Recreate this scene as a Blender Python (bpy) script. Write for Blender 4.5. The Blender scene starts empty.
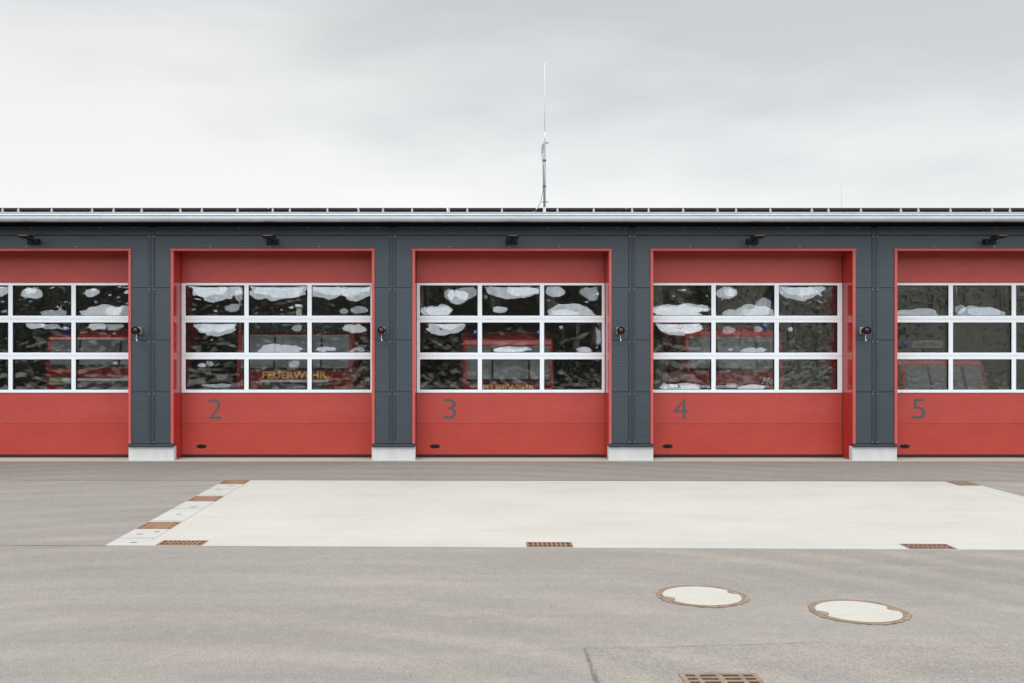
import bpy, bmesh, math, random
import numpy as np
from mathutils import Vector, Matrix

R = math.radians
random.seed(7)
scene = bpy.context.scene
COL = scene.collection

# ------------------------------------------------------------------ camera
F, VPX, VPY, S, CAMZ = 1000.0, 463.0, 351.0, 52.0, 2.11     # lens in pixels, vanishing point, facade px per metre
DF = F / S                                                   # camera to facade
cam_d = bpy.data.cameras.new("camera"); cam = bpy.data.objects.new("camera", cam_d); COL.objects.link(cam)
cam_d.sensor_width = 36.0; cam_d.sensor_fit = 'HORIZONTAL'
cam_d.lens = 36.0 * F / 1024.0
cam_d.shift_x = (512.0 - VPX) / 1024.0
cam_d.shift_y = (VPY - 341.5) / 1024.0
cam_d.clip_start = 0.1; cam_d.clip_end = 2000.0
cam.location = (0, -DF, CAMZ); cam.rotation_euler = (R(90), 0, 0)
scene.camera = cam

def fx(px): return (px - VPX) / S                # facade plane x
def fz(py): return CAMZ - (py - VPY) / S
def at(px, py, Y):                               # point on the plane y = Y
    s = F / (DF + Y)
    return ((px - VPX) / s, CAMZ - (py - VPY) / s)
def gnd(px, py):                                 # point on the ground
    D = CAMZ * F / (py - VPY)
    return ((px - VPX) * D / F, D - DF)

# ------------------------------------------------------------------ materials
def new_mat(name):
    m = bpy.data.materials.new(name); m.use_nodes = True
    nt = m.node_tree
    b = nt.nodes["Principled BSDF"]
    return m, nt, b
def N(nt, typ, **kw):
    n = nt.nodes.new(typ)
    for k, v in kw.items(): setattr(n, k, v)
    return n
def noise(nt, vec, scale, detail=4, rough=0.55, stretch=None):
    if stretch:
        mp = N(nt, 'ShaderNodeMapping'); mp.inputs['Scale'].default_value = stretch
        nt.links.new(vec, mp.inputs['Vector']); vec = mp.outputs['Vector']
    n = N(nt, 'ShaderNodeTexNoise'); n.inputs['Scale'].default_value = scale
    n.inputs['Detail'].default_value = detail; n.inputs['Roughness'].default_value = rough
    nt.links.new(vec, n.inputs['Vector'])
    return n.outputs['Fac']
def ramp(nt, fac, stops):
    r = N(nt, 'ShaderNodeValToRGB')
    e = r.color_ramp.elements
    while len(e) < len(stops): e.new(0.5)
    for el, (p, c) in zip(e, stops):
        el.position = p; el.color = (c[0], c[1], c[2], 1) if not isinstance(c, (int, float)) else (c, c, c, 1)
    nt.links.new(fac, r.inputs['Fac'])
    return r.outputs['Color']
def mixc(nt, a, b, fac, mode='MIX'):
    m = N(nt, 'ShaderNodeMix', data_type='RGBA', blend_type=mode)
    for sock, v in ((m.inputs[0], fac), (m.inputs[6], a), (m.inputs[7], b)):
        if hasattr(v, 'links') or isinstance(v, bpy.types.NodeSocket): nt.links.new(v, sock)
        elif isinstance(v, (int, float)): sock.default_value = v if sock.type == 'VALUE' else (v, v, v, 1)
        else: sock.default_value = (v[0], v[1], v[2], 1)
    return m.outputs[2]
def bump(nt, b, h, strength=0.2, dist=0.01):
    bp = N(nt, 'ShaderNodeBump'); bp.inputs['Strength'].default_value = strength; bp.inputs['Distance'].default_value = dist
    nt.links.new(h, bp.inputs['Height']); nt.links.new(bp.outputs['Normal'], b.inputs['Normal'])
def simple(name, col, rough=0.5, metal=0.0, var=0.10, scale=6.0, spec=0.5, coat=0.0, bump_s=0.0, stretch=None):
    m, nt, b = new_mat(name)
    tc = N(nt, 'ShaderNodeTexCoord').outputs['Object']
    f = noise(nt, tc, scale, 5, 0.6, stretch)
    lo = [c * (1 - var) for c in col]; hi = [min(1, c * (1 + var)) for c in col]
    nt.links.new(ramp(nt, f, [(0.3, lo), (0.7, hi)]), b.inputs['Base Color'])
    b.inputs['Roughness'].default_value = rough; b.inputs['Metallic'].default_value = metal
    b.inputs['Specular IOR Level'].default_value = spec
    b.inputs['Coat Weight'].default_value = coat; b.inputs['Coat Roughness'].default_value = 0.12
    if bump_s: bump(nt, b, f, bump_s, 0.01)
    return m

M = {}
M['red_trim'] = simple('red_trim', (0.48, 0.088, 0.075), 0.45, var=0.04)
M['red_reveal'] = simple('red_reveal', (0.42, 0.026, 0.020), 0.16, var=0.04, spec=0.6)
# door panel: satin red, faint dusty mottle, fine grain; sky sheen put into the upper tone
def door_mat(name, lo, hi, dust_haze):
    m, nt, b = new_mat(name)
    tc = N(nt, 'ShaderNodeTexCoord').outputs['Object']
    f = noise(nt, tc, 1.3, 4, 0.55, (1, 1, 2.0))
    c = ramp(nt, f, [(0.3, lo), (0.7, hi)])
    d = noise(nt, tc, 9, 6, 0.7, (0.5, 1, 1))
    c = mixc(nt, c, (0.40, 0.20, 0.16), ramp(nt, d, [(0.48, 0.0), (0.8, dust_haze)]))
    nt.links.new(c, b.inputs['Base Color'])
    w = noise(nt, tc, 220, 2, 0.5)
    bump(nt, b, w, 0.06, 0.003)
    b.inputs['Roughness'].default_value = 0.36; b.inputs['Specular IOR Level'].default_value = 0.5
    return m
M['red_door'] = door_mat('red_door', (0.385, 0.049, 0.038), (0.44, 0.061, 0.048), .14)  # hazier copy: sky reflection put into the upper panels' colour
M['red_door_low'] = door_mat('red_door_low', (0.382, 0.042, 0.029), (0.435, 0.053, 0.037), .10)  # same paint, deeper red without that painted haze
M['white_frame'] = simple('white_frame', (0.765, 0.805, 0.835), 0.35, var=0.02)
def clad_mat():
    m, nt, b = new_mat('slate_cladding')
    tc = N(nt, 'ShaderNodeTexCoord').outputs['Object']
    f = noise(nt, tc, 1.6, 5, 0.6, (1, 1, 1))
    s = noise(nt, tc, 3.0, 4, 0.6, (0.35, 1, 14))
    c = ramp(nt, f, [(0.3, (0.037, 0.050, 0.062)), (0.7, (0.043, 0.057, 0.069))])
    c = mixc(nt, c, (0.066, 0.078, 0.088), ramp(nt, s, [(0.45, 0.0), (0.75, 0.5)]))
    nt.links.new(c, b.inputs['Base Color'])
    w = N(nt, 'ShaderNodeTexWave', wave_type='BANDS', bands_direction='Z'); w.inputs['Scale'].default_value = 5.4; w.inputs['Distortion'].default_value = 0.0
    nt.links.new(tc, w.inputs['Vector'])
    bump(nt, b, w.outputs['Fac'], 0.28, 0.003)
    b.inputs['Roughness'].default_value = 0.42
    return m
M['cladding'] = clad_mat()
M['clad_joint'] = simple('dark_joint', (0.012, 0.015, 0.018), 0.6)
M['clad_strip'] = simple('slate_profile', (0.033, 0.044, 0.056), 0.40, var=0.06)
M['flashing'] = simple('dark_flashing', (0.020, 0.025, 0.034), 0.35)
M['plinth'] = simple('plinth_render', (0.555, 0.56, 0.55), 0.85, var=0.08, scale=4, bump_s=0.10, stretch=(1.5, 1, .5))
M['zinc'] = simple('zinc_gutter', (0.56, 0.59, 0.61), 0.38, metal=0.55, var=0.10, scale=3, stretch=(0.4, 1, 1))
M['zinc_dull'] = simple('zinc_flashing', (0.40, 0.42, 0.43), 0.5, metal=0.3, var=0.08, scale=3)
M['clamp'] = simple('clamp_alu', (0.46, 0.47, 0.48), 0.5, metal=0.3, var=0.1)
M['alu'] = simple('aluminium', (0.62, 0.63, 0.64), 0.35, metal=0.7, var=0.05)
M['black'] = simple('black_plastic', (0.006, 0.006, 0.007), 0.6, spec=0.25)
M['rubber'] = simple('black_rubber', (0.012, 0.012, 0.013), 0.8)
M['screw'] = simple('screw_head', (0.42, 0.44, 0.46), 0.3, metal=0.3)
M['soffit'] = simple('soffit_board', (0.008, 0.009, 0.010), 0.9, spec=0.1)
M['roof'] = simple('roof_membrane', (0.12, 0.125, 0.13), 0.8)
M['pv'] = simple('solar_cells', (0.012, 0.014, 0.022), 0.12, var=0.2)
M['pv_frame'] = simple('solar_frame', (0.016, 0.017, 0.019), 0.4)
M['number'] = simple('grey_vinyl', (0.088, 0.090, 0.093), 0.7, var=0.05, spec=0.2)
M['cream'] = simple('cream_plastic', (0.25, 0.245, 0.205), 0.5, var=0.04)
M['red_lens'] = simple('red_lens', (0.045, 0.002, 0.004), 0.15, coat=0.25)
M['lens'] = simple('lamp_lens', (0.07, 0.068, 0.064), 0.4)
M['rope'] = simple('white_cord', (0.66, 0.66, 0.66), 0.6)
M['mast'] = simple('galvanised_mast', (0.27, 0.285, 0.29), 0.5, metal=0.2)
M['whip'] = simple('white_whip', (0.62, 0.63, 0.64), 0.5)
M['rod'] = simple('lightning_rod', (0.5, 0.46, 0.40), 0.5, metal=0.3)
M['engine_red'] = simple('engine_red', (0.30, 0.014, 0.012), 0.25, coat=0.5, var=0.05)
M['engine_glass'] = simple('engine_glass', (0.17, 0.175, 0.175), 0.12, var=0.35, scale=2.2)  # opaque grey: pale reflection put into the base colour
M['engine_white'] = simple('engine_white', (0.75, 0.75, 0.74), 0.35)
M['engine_grey'] = simple('engine_grey', (0.09, 0.09, 0.09), 0.5)
M['yellow'] = simple('yellow_vinyl', (1.0, 0.54, 0.11), 0.6, var=0.02)
M['hivis'] = simple('hivis_vinyl', (0.22, 0.40, 0.06), 0.5)
M['blue_lens'] = simple('blue_lens', (0.005, 0.012, 0.15), 0.15, coat=0.6)
M['hall_wall'] = simple('hall_wall', (0.36, 0.36, 0.355), 0.85)
M['hall_floor'] = simple('hall_floor', (0.20, 0.20, 0.19), 0.5)
M['hall_ceiling'] = simple('hall_ceiling', (0.16, 0.16, 0.16), 0.8)

def glass_mat():
    m, nt, b = new_mat('acrylic_glazing')
    nt.nodes.remove(b)
    out = nt.nodes['Material Output']
    tr = N(nt, 'ShaderNodeBsdfTransparent'); tr.inputs['Color'].default_value = (0.93, 0.94, 0.935, 1)
    gl = N(nt, 'ShaderNodeBsdfGlossy'); gl.inputs['Roughness'].default_value = 0.0
    gl.inputs['Color'].default_value = (0.97, 0.99, 1.0, 1)
    mx = N(nt, 'ShaderNodeMixShader'); mx.inputs[0].default_value = 0.17
    nt.links.new(tr.outputs[0], mx.inputs[1]); nt.links.new(gl.outputs[0], mx.inputs[2])
    nt.links.new(mx.outputs[0], out.inputs['Surface'])
    return m
M['glazing'] = glass_mat()
def added_rooflight_mat():  # clear cover of the opening added to brighten the hall
    m, nt, b = new_mat('added_rooflight_clear')
    nt.nodes.remove(b)
    tr = N(nt, 'ShaderNodeBsdfTransparent'); tr.inputs['Color'].default_value = (0.90, 0.91, 0.92, 1)
    nt.links.new(tr.outputs[0], nt.nodes['Material Output'].inputs['Surface'])
    return m
M['added_rooflight'] = added_rooflight_mat()

def asphalt_mat(name, base, patch=1.0):
    m, nt, b = new_mat(name)
    tc = N(nt, 'ShaderNodeTexCoord').outputs['Object']
    big = noise(nt, tc, 0.22, 5, 0.6, (0.7, 1.5, 1))
    mid = noise(nt, tc, 1.1, 6, 0.65, (0.35, 1.6, 1))
    streak = noise(nt, tc, 1.6, 5, 0.6, (0.10, 2.2, 1))
    fine = noise(nt, tc, 90, 3, 0.7)
    grit = N(nt, 'ShaderNodeTexVoronoi'); grit.inputs['Scale'].default_value = 75; nt.links.new(tc, grit.inputs['Vector'])
    lo = [c * 0.88 for c in base]; hi = [c * 1.09 for c in base]
    c = ramp(nt, big, [(0.32, lo), (0.68, hi)])
    c = mixc(nt, c, (0.89, 0.885, 0.89), ramp(nt, mid, [(0.35, 0.6), (0.68, 0.0)]), 'MULTIPLY')
    c = mixc(nt, c, (1.16, 1.13, 1.08), ramp(nt, streak, [(0.45, 0.0), (0.75, 0.75)]), 'MULTIPLY')
    c = mixc(nt, c, (0.56, 0.56, 0.57), ramp(nt, fine, [(0.34, 1.0), (0.56, 0.0)]), 'MULTIPLY')
    c = mixc(nt, c, (0.42, 0.41, 0.39), ramp(nt, grit.outputs['Distance'], [(0.08, 0.5), (0.2, 0.0)]))
    mott = noise(nt, tc, 7, 6, 0.75)
    c = mixc(nt, c, (0.80, 0.79, 0.79), ramp(nt, mott, [(0.36, 0.35), (0.55, 0.0)]), 'MULTIPLY')
    c = mixc(nt, c, (1.14, 1.13, 1.12), ramp(nt, mott, [(0.52, 0.0), (0.68, 0.5)]), 'MULTIPLY')
    grain = noise(nt, tc, 28, 4, 0.8)
    c = mixc(nt, c, (0.72, 0.72, 0.72), ramp(nt, grain, [(0.36, 0.45), (0.52, 0.0)]), 'MULTIPLY')
    hue = noise(nt, tc, 0.35, 4, 0.6)
    c = mixc(nt, c, (1.01, 0.995, 1.015), ramp(nt, hue, [(0.45, 0.0), (0.6, 1.0)]), 'MULTIPLY')
    # pale sweeps where vehicles turn
    mp = N(nt, 'ShaderNodeMapping'); mp.inputs['Location'].default_value = (2.0, 15.5, 0); nt.links.new(tc, mp.inputs['Vector'])
    wv = N(nt, 'ShaderNodeTexWave', wave_type='RINGS', rings_direction='Z'); wv.inputs['Scale'].default_value = 0.42; wv.inputs['Distortion'].default_value = 4.5
    wv.inputs['Detail'].default_value = 4.0; wv.inputs['Detail Scale'].default_value = 0.6; wv.inputs['Detail Roughness'].default_value = 0.62
    nt.links.new(mp.outputs['Vector'], wv.inputs['Vector'])
    msk = noise(nt, tc, 0.28, 3, 0.5)
    sw = N(nt, 'ShaderNodeMath', operation='MULTIPLY'); nt.links.new(ramp(nt, wv.outputs['Fac'], [(0.35, 0.0), (0.95, 1.0)]), sw.inputs[0]); nt.links.new(ramp(nt, msk, [(0.38, 0.10), (0.62, 0.85)]), sw.inputs[1])
    c = mixc(nt, c, (1.17, 1.15, 1.12), sw.outputs[0], 'MULTIPLY')
    # pale flecks, sparse
    fl = N(nt, 'ShaderNodeTexVoronoi'); fl.inputs['Scale'].default_value = 9.0; nt.links.new(tc, fl.inputs['Vector'])
    c = mixc(nt, c, (0.46, 0.45, 0.42), ramp(nt, fl.outputs['Distance'], [(0.03, 0.55), (0.085, 0.0)]))
    nt.links.new(c, b.inputs['Base Color'])
    b.inputs['Roughness'].default_value = 0.9; b.inputs['Specular IOR Level'].default_value = 0.25
    bump(nt, b, fine, 0.22, 0.004)
    return m
M['asphalt'] = asphalt_mat('asphalt', (0.258, 0.238, 0.212))
M['asphalt_patch'] = asphalt_mat('asphalt_patch', (0.256, 0.235, 0.208))
M['asphalt_strip'] = asphalt_mat('asphalt_strip', (0.240, 0.220, 0.194))
M['seam_faint'] = simple('worn_seam', (0.175, 0.160, 0.143), 0.9, var=0.3, scale=9)
M['seam'] = simple('bitumen_seam', (0.135, 0.126, 0.116), 0.9, var=0.4, scale=12)
def concrete_mat(name, base, amt=0.08):
    m, nt, b = new_mat(name)
    tc = N(nt, 'ShaderNodeTexCoord').outputs['Object']
    big = noise(nt, tc, 0.45, 6, 0.62)
    fine = noise(nt, tc, 40, 4, 0.7)
    stain = noise(nt, tc, 1.5, 6, 0.7, (0.3, 1.2, 1))
    c = ramp(nt, big, [(0.3, [x * (1 - amt) for x in base]), (0.7, [x * (1 + amt) for x in base])])
    c = mixc(nt, c, (0.86, 0.82, 0.75), ramp(nt, stain, [(0.48, 0.0), (0.78, 0.65)]), 'MULTIPLY')
    c = mixc(nt, c, (0.88, 0.88, 0.87), ramp(nt, fine, [(0.35, 0.7), (0.55, 0.0)]), 'MULTIPLY')
    nt.links.new(c, b.inputs['Base Color'])
    b.inputs['Roughness'].default_value = 0.85; b.inputs['Specular IOR Level'].default_value = 0.3
    bump(nt, b, fine, 0.15, 0.004)
    return m
M['slab'] = concrete_mat('pale_concrete', (0.400, 0.380, 0.344), 0.06)
M['kerb'] = concrete_mat('white_concrete', (0.385, 0.378, 0.355), 0.07)
M['threshold'] = concrete_mat('threshold_concrete', (0.43, 0.41, 0.36), 0.10)
M['infill'] = concrete_mat('cover_concrete', (0.40, 0.385, 0.345), 0.06)
def rust_mat(name, a, bcol):
    m, nt, b = new_mat(name)
    tc = N(nt, 'ShaderNodeTexCoord').outputs['Object']
    f = noise(nt, tc, 9, 6, 0.7)
    nt.links.new(ramp(nt, f, [(0.3, a), (0.7, bcol)]), b.inputs['Base Color'])
    b.inputs['Roughness'].default_value = 0.85
    bump(nt, b, noise(nt, tc, 60, 3, 0.6), 0.3, 0.003)
    return m
M['rust'] = rust_mat('rusty_iron', (0.145, 0.072, 0.036), (0.26, 0.145, 0.080))
M['rust_dull'] = rust_mat('dull_rusty_iron', (0.125, 0.070, 0.046), (0.215, 0.128, 0.085))
M['rust_pale'] = rust_mat('pale_rusty_iron', (0.130, 0.085, 0.055), (0.250, 0.185, 0.128))
M['slot'] = simple('grey_slot', (0.10, 0.098, 0.092), 0.95)
M['pit'] = simple('dark_pit', (0.030, 0.010, 0.007), 0.95)
def leaf_mat():
    m, nt, b = new_mat('dark_foliage')
    tc = N(nt, 'ShaderNodeTexCoord').outputs['Object']
    f = noise(nt, tc, 0.8, 5, 0.7)
    nt.links.new(ramp(nt, f, [(0.35, (0.022, 0.026, 0.014)), (0.65, (0.120, 0.120, 0.085))]), b.inputs['Base Color'])
    b.inputs['Roughness'].default_value = 0.75
    return m
M['leaf'] = leaf_mat()
M['bark'] = simple('grey_bark', (0.50, 0.48, 0.43), 0.9, var=0.3)
M['render'] = simple('olive_render', (0.38, 0.37, 0.315), 0.9, var=0.12, scale=0.5)
M['tile'] = simple('brown_roof_tiles', (0.20, 0.185, 0.155), 0.85, var=0.25)
M['grass'] = simple('added_meadow', (0.046, 0.052, 0.028), 0.95, var=0.4, scale=1.5)

# ------------------------------------------------------------------ mesh builder
class MB:
    def __init__(s): s.v = []; s.f = []
    def add(s, vs, fs):
        o = len(s.v); s.v += [tuple(p) for p in vs]; s.f += [tuple(i + o for i in q) for q in fs]
    def box(s, x0, x1, y0, y1, z0, z1, mat=None):
        vs = [Vector(p) for p in ((x0,y0,z0),(x1,y0,z0),(x1,y1,z0),(x0,y1,z0),(x0,y0,z1),(x1,y0,z1),(x1,y1,z1),(x0,y1,z1))]
        if mat: vs = [mat @ p for p in vs]
        s.add(vs, [(0,3,2,1),(4,5,6,7),(0,1,5,4),(1,2,6,5),(2,3,7,6),(3,0,4,7)])
    def prism_x(s, prof, x0, x1):                 # closed (y,z) profile extruded along x
        n = len(prof)
        s.add([(x0, y, z) for y, z in prof] + [(x1, y, z) for y, z in prof],
              [tuple(range(n))[::-1], tuple(range(n, 2*n))] + [(i, (i+1) % n, n + (i+1) % n, n + i) for i in range(n)])
    def prism_z(s, poly, z0, z1):
        n = len(poly)
        s.add([(x, y, z0) for x, y in poly] + [(x, y, z1) for x, y in poly],
              [tuple(range(n))[::-1], tuple(range(n, 2*n))] + [(i, (i+1) % n, n + (i+1) % n, n + i) for i in range(n)])
    def tube(s, pts, r, n=10, cap=True):
        pts = [Vector(p) for p in pts]; rings = []
        rr = r if isinstance(r, (list, tuple)) else [r] * len(pts)
        for i, p in enumerate(pts):
            t = (pts[min(i+1, len(pts)-1)] - pts[max(i-1, 0)]).normalized()
            a = t.orthogonal().normalized() if abs(t.z) < 0.999 else Vector((1, 0, 0))
            b = t.cross(a).normalized()
            rings.append([p + (a * math.cos(2*math.pi*k/n) + b * math.sin(2*math.pi*k/n)) * rr[i] for k in range(n)])
        vs = [q for g in rings for q in g]; fs = []
        for i in range(len(pts) - 1):
            for k in range(n):
                fs.append((i*n + k, i*n + (k+1) % n, (i+1)*n + (k+1) % n, (i+1)*n + k))
        if cap: fs += [tuple(range(n))[::-1], tuple(range((len(pts)-1)*n, len(pts)*n))]
        s.add(vs, fs)
    def lathe_y(s, prof, n=20, cx=0, cz=0):        # (r, y) profile round the y axis
        vs = []; fs = []
        for r, y in prof:
            vs += [(cx + r*math.cos(2*math.pi*k/n), y, cz + r*math.sin(2*math.pi*k/n)) for k in range(n)]
        m = len(prof)
        for i in range(m - 1):
            for k in range(n): fs.append((i*n + k, i*n + (k+1) % n, (i+1)*n + (k+1) % n, (i+1)*n + k))
        fs += [tuple(range(n))[::-1], tuple(range((m-1)*n, m*n))]
        s.add(vs, fs)
    def lathe_z(s, prof, n=40):
        vs = []; fs = []
        for r, z in prof:
            vs += [(r*math.cos(2*math.pi*k/n), r*math.sin(2*math.pi*k/n), z) for k in range(n)]
        m = len(prof)
        for i in range(m - 1):
            for k in range(n): fs.append((i*n + k, i*n + (k+1) % n, (i+1)*n + (k+1) % n, (i+1)*n + k))
        fs += [tuple(range(n))[::-1], tuple(range((m-1)*n, m*n))]
        s.add(vs, fs)
    def lattice(s, xs, zs, solid, d0, d1, plane='xz'):
        # one connected slab on a grid of cells; solid(i, j) says which cells are filled
        nx, nz = len(xs)-1, len(zs)-1; idx = {}; vs = []; fs = []
        def P(i, j, k):
            if (i, j, k) not in idx:
                idx[(i, j, k)] = len(vs); d = (d0, d1)[k]
                vs.append((xs[i], d, zs[j]) if plane == 'xz' else (xs[i], zs[j], d))
            return idx[(i, j, k)]
        S_ = lambda i, j: 0 <= i < nx and 0 <= j < nz and solid(i, j)
        for i in range(nx):
            for j in range(nz):
                if not S_(i, j): continue
                for k in (0, 1): fs.append((P(i,j,k), P(i+1,j,k), P(i+1,j+1,k), P(i,j+1,k)))
                for (di, dj, a, b) in ((-1,0,(i,j),(i,j+1)),(1,0,(i+1,j),(i+1,j+1)),(0,-1,(i,j),(i+1,j)),(0,1,(i,j+1),(i+1,j+1))):
                    if not S_(i+di, j+dj): fs.append((P(*a,0), P(*b,0), P(*b,1), P(*a,1)))
        s.add(vs, fs)
    def build(s, name, mat, parent=None, loc=(0,0,0), bev=0.0, smooth=False):
        me = bpy.data.meshes.new(name); me.from_pydata(s.v, [], s.f)
        bm = bmesh.new(); bm.from_mesh(me); bmesh.ops.recalc_face_normals(bm, faces=bm.faces); bm.to_mesh(me); bm.free()
        for m in (mat if isinstance(mat, list) else [mat]): me.materials.append(m)
        if smooth:
            for p in me.polygons: p.use_smooth = True
        o = bpy.data.objects.new(name, me); COL.objects.link(o); o.location = loc
        if parent: o.parent = parent
        if bev:
            b = o.modifiers.new('bevel', 'BEVEL'); b.width = bev; b.segments = 2; b.limit_method = 'ANGLE'; b.angle_limit = R(40)
        return o
def tag(o, label=None, cat=None, group=None, kind=None):
    if label: o['label'] = label
    if cat: o['category'] = cat
    if group: o['group'] = group
    if kind: o['kind'] = kind
    return o
def empty(name, loc, label, cat, group=None, rz=0):
    o = bpy.data.objects.new(name, None); COL.objects.link(o); o.location = loc; o.rotation_euler = (0, 0, rz)
    return tag(o, label, cat, group)
def copy_tree(o, parent=None):
    c = o.copy(); COL.objects.link(c); c.parent = parent
    for ch in [k for k in bpy.data.objects if k.parent == o]: copy_tree(ch, c)
    return c
def text(name, body, height, mat, parent, loc, depth=0.002, offset=0.0, width=None, shear=0.0):
    cu = bpy.data.curves.new(name + '_curve', 'FONT'); cu.body = body; cu.align_x = 'CENTER'; cu.align_y = 'CENTER'
    cu.extrude = depth; cu.offset = offset; cu.shear = shear; cu.resolution_u = 6
    to = bpy.data.objects.new(name + '_curve', cu); COL.objects.link(to)
    bpy.context.view_layer.update()
    me = bpy.data.meshes.new_from_object(to.evaluated_get(bpy.context.evaluated_depsgraph_get()))
    bpy.data.objects.remove(to); bpy.data.curves.remove(cu)
    co = np.array([v.co[:] for v in me.vertices]); mn, mx = co.min(0), co.max(0)
    sy = height / (mx[1] - mn[1]); sx = sy if width is None else width / (mx[0] - mn[0])
    for v in me.vertices:
        x, y, z = v.co
        v.co = ((x - (mn[0]+mx[0])/2) * sx, -z, (y - (mn[1]+mx[1])/2) * sy)
    me.materials.clear(); me.materials.append(mat)
    o = bpy.data.objects.new(name, me); COL.objects.link(o); o.parent = parent; o.location = loc
    return o

# ------------------------------------------------------------------ ground
g = MB(); g.add([(-260,-260,0),(260,-260,0),(260,260,0),(-260,260,0)], [(0,1,2,3)])
tag(g.build('ground', M['asphalt']), 'grey weathered asphalt yard in front of the fire station', kind='structure')
g = MB(); g.add([(-200,-200,.008),(200,-200,.008),(200,-23.6,.008),(-200,-24.4,.008)], [(0,1,2,3)])  # unseen grass, added close and dark to darken the mirrored ground
tag(g.build('added_meadow', M['grass']), 'unseen dark grass added behind the camera to darken reflections', kind='structure')
def sheet(name, pts, z, mat, label):
    b = MB(); b.add([(x, y, z) for x, y in pts], [tuple(range(len(pts)))])
    return tag(b.build(name, mat), label, kind='structure')
# strip of road along the doors
sheet('asphalt_strip', [(-16,-2.86),(-16,-.19),(16,-.19),(16,-3.05)], .004, M['asphalt_strip'], 'darker asphalt strip along the front of the doors')
sheet('threshold', [(-14,-.19),(14,-.19),(14,.62),(-14,.62)], .007, M['threshold'], 'pale concrete threshold strip under the red doors')
# wash pad: outer outline
FL, BL, BR, FR = (-3.875, 10.83-DF), (-3.865, 16.28-DF), (8.12, 16.10-DF), (8.10, 10.53-DF)
def lerp(a, b, t): return (a[0] + (b[0]-a[0])*t, a[1] + (b[1]-a[1])*t)
dx = .42
def yf(x): return FL[1] + (FR[1]-FL[1]) * (x-FL[0])/(FR[0]-FL[0])
def yb(x): return BL[1] + (BR[1]-BL[1]) * (x-BL[0])/(BR[0]-BL[0])
xl, xr = FL[0]+dx, FR[0]-.345
sheet('concrete_pad', [(xl, yf(xl)+.272),(xr, yf(xr)+.272),(xr, yb(xr)),(xl, yb(xl))], .0065, M['slab'], 'large pale concrete wash pad in front of the doors')
def kerb_box(x0, x1, a0, a1, b0, b1, name, lab):   # a: y at x0 , b: y at x1
    b = MB(); b.prism_z([(x0,a0),(x1,b0),(x1,b1),(x0,a1)], -.05, .008)
    return tag(b.build(name, M['kerb'], bev=.004), lab, kind='structure')
kerb_box(FL[0], FR[0], yf(FL[0]), yf(FL[0])+.266, yf(FR[0]), yf(FR[0])+.266, 'channel_edge', 'white concrete drain channel along the front of the wash pad')
for x0, x1, nm in ((FL[0], xl-.006, 'left'), (xr+.006, FR[0], 'right')):
    kerb_box(x0, x1, yf(x0)+.274, yb(x0), yf(x1)+.274, yb(x1), 'channel_edge', 'white concrete drain channel along the %s side of the wash pad' % nm)
# joints between channel blocks, lifting slots
jt = MB()
for y in (-8.0, -7.35, -6.86, -5.2, -4.66, -3.3, -5.9, -4.0):
    jt.box(FL[0]+.005, xl-.012, y-.004, y+.004, .0085, .0098)
for (u, v, w) in ((-3.62,-8.25,.05),(-3.71,-7.75,.05),(-3.66,-6.35,.05),(-3.63,-5.75,.06),(-3.70,-4.1,.05),(-3.61,-3.65,.06),(-3.56,-7.6,.04)):
    jt.box(u-w*.75, u+w*.75, v-.018, v+.018, .0085, .0096)
tag(jt.build('channel_joint', M['slot']), 'dark joints and lifting slots in the white channel blocks', kind='structure')
# line where the old surface stops
def ribbon(name, pts, w, z, mat, label):
    b = MB(); rnd = random.Random(3)
    for (p, q) in zip(pts, pts[1:]):
        p, q = Vector((*p, z)), Vector((*q, z)); d = (q-p).normalized(); nrm = Vector((-d.y, d.x, 0))
        n = max(2, int((q-p).length / .12)); prev = None
        for i in range(n + 1):
            c = p.lerp(q, i/n); ww = w * (0.45 + 1.1*rnd.random()); jit = nrm * (rnd.random()-.5) * w * .8
            cur = (c + jit + nrm*ww/2, c + jit - nrm*ww/2)
            if prev: b.add([prev[0], prev[1], cur[1], cur[0]], [(0,1,2,3)])
            prev = cur
    return tag(b.build(name, mat), label, kind='structure')
ribbon('pavement_seam', [(-16, FL[1]+.28), (FL[0], FL[1])], .014, .006, M['seam_faint'], 'faint seam in the asphalt left of the wash pad')
ribbon('pavement_seam', [gnd(585,649), gnd(660,648), gnd(830,643)], .007, .010, M['seam_faint'], 'thin seam in the asphalt behind the gully grate')
ribbon('pavement_crack', [gnd(585,649), gnd(590,662), gnd(597,683), gnd(601,700)], .018, .010, M['seam'], 'ragged crack at the bottom of the yard')
px = [gnd(585,649), gnd(660,648), gnd(830,643), gnd(1300,640), (4.8,-14.5), gnd(603,712)]
sheet('asphalt_patch', px, .005, M['asphalt_patch'], 'slightly greyer repaired asphalt round the gully grate')

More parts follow.
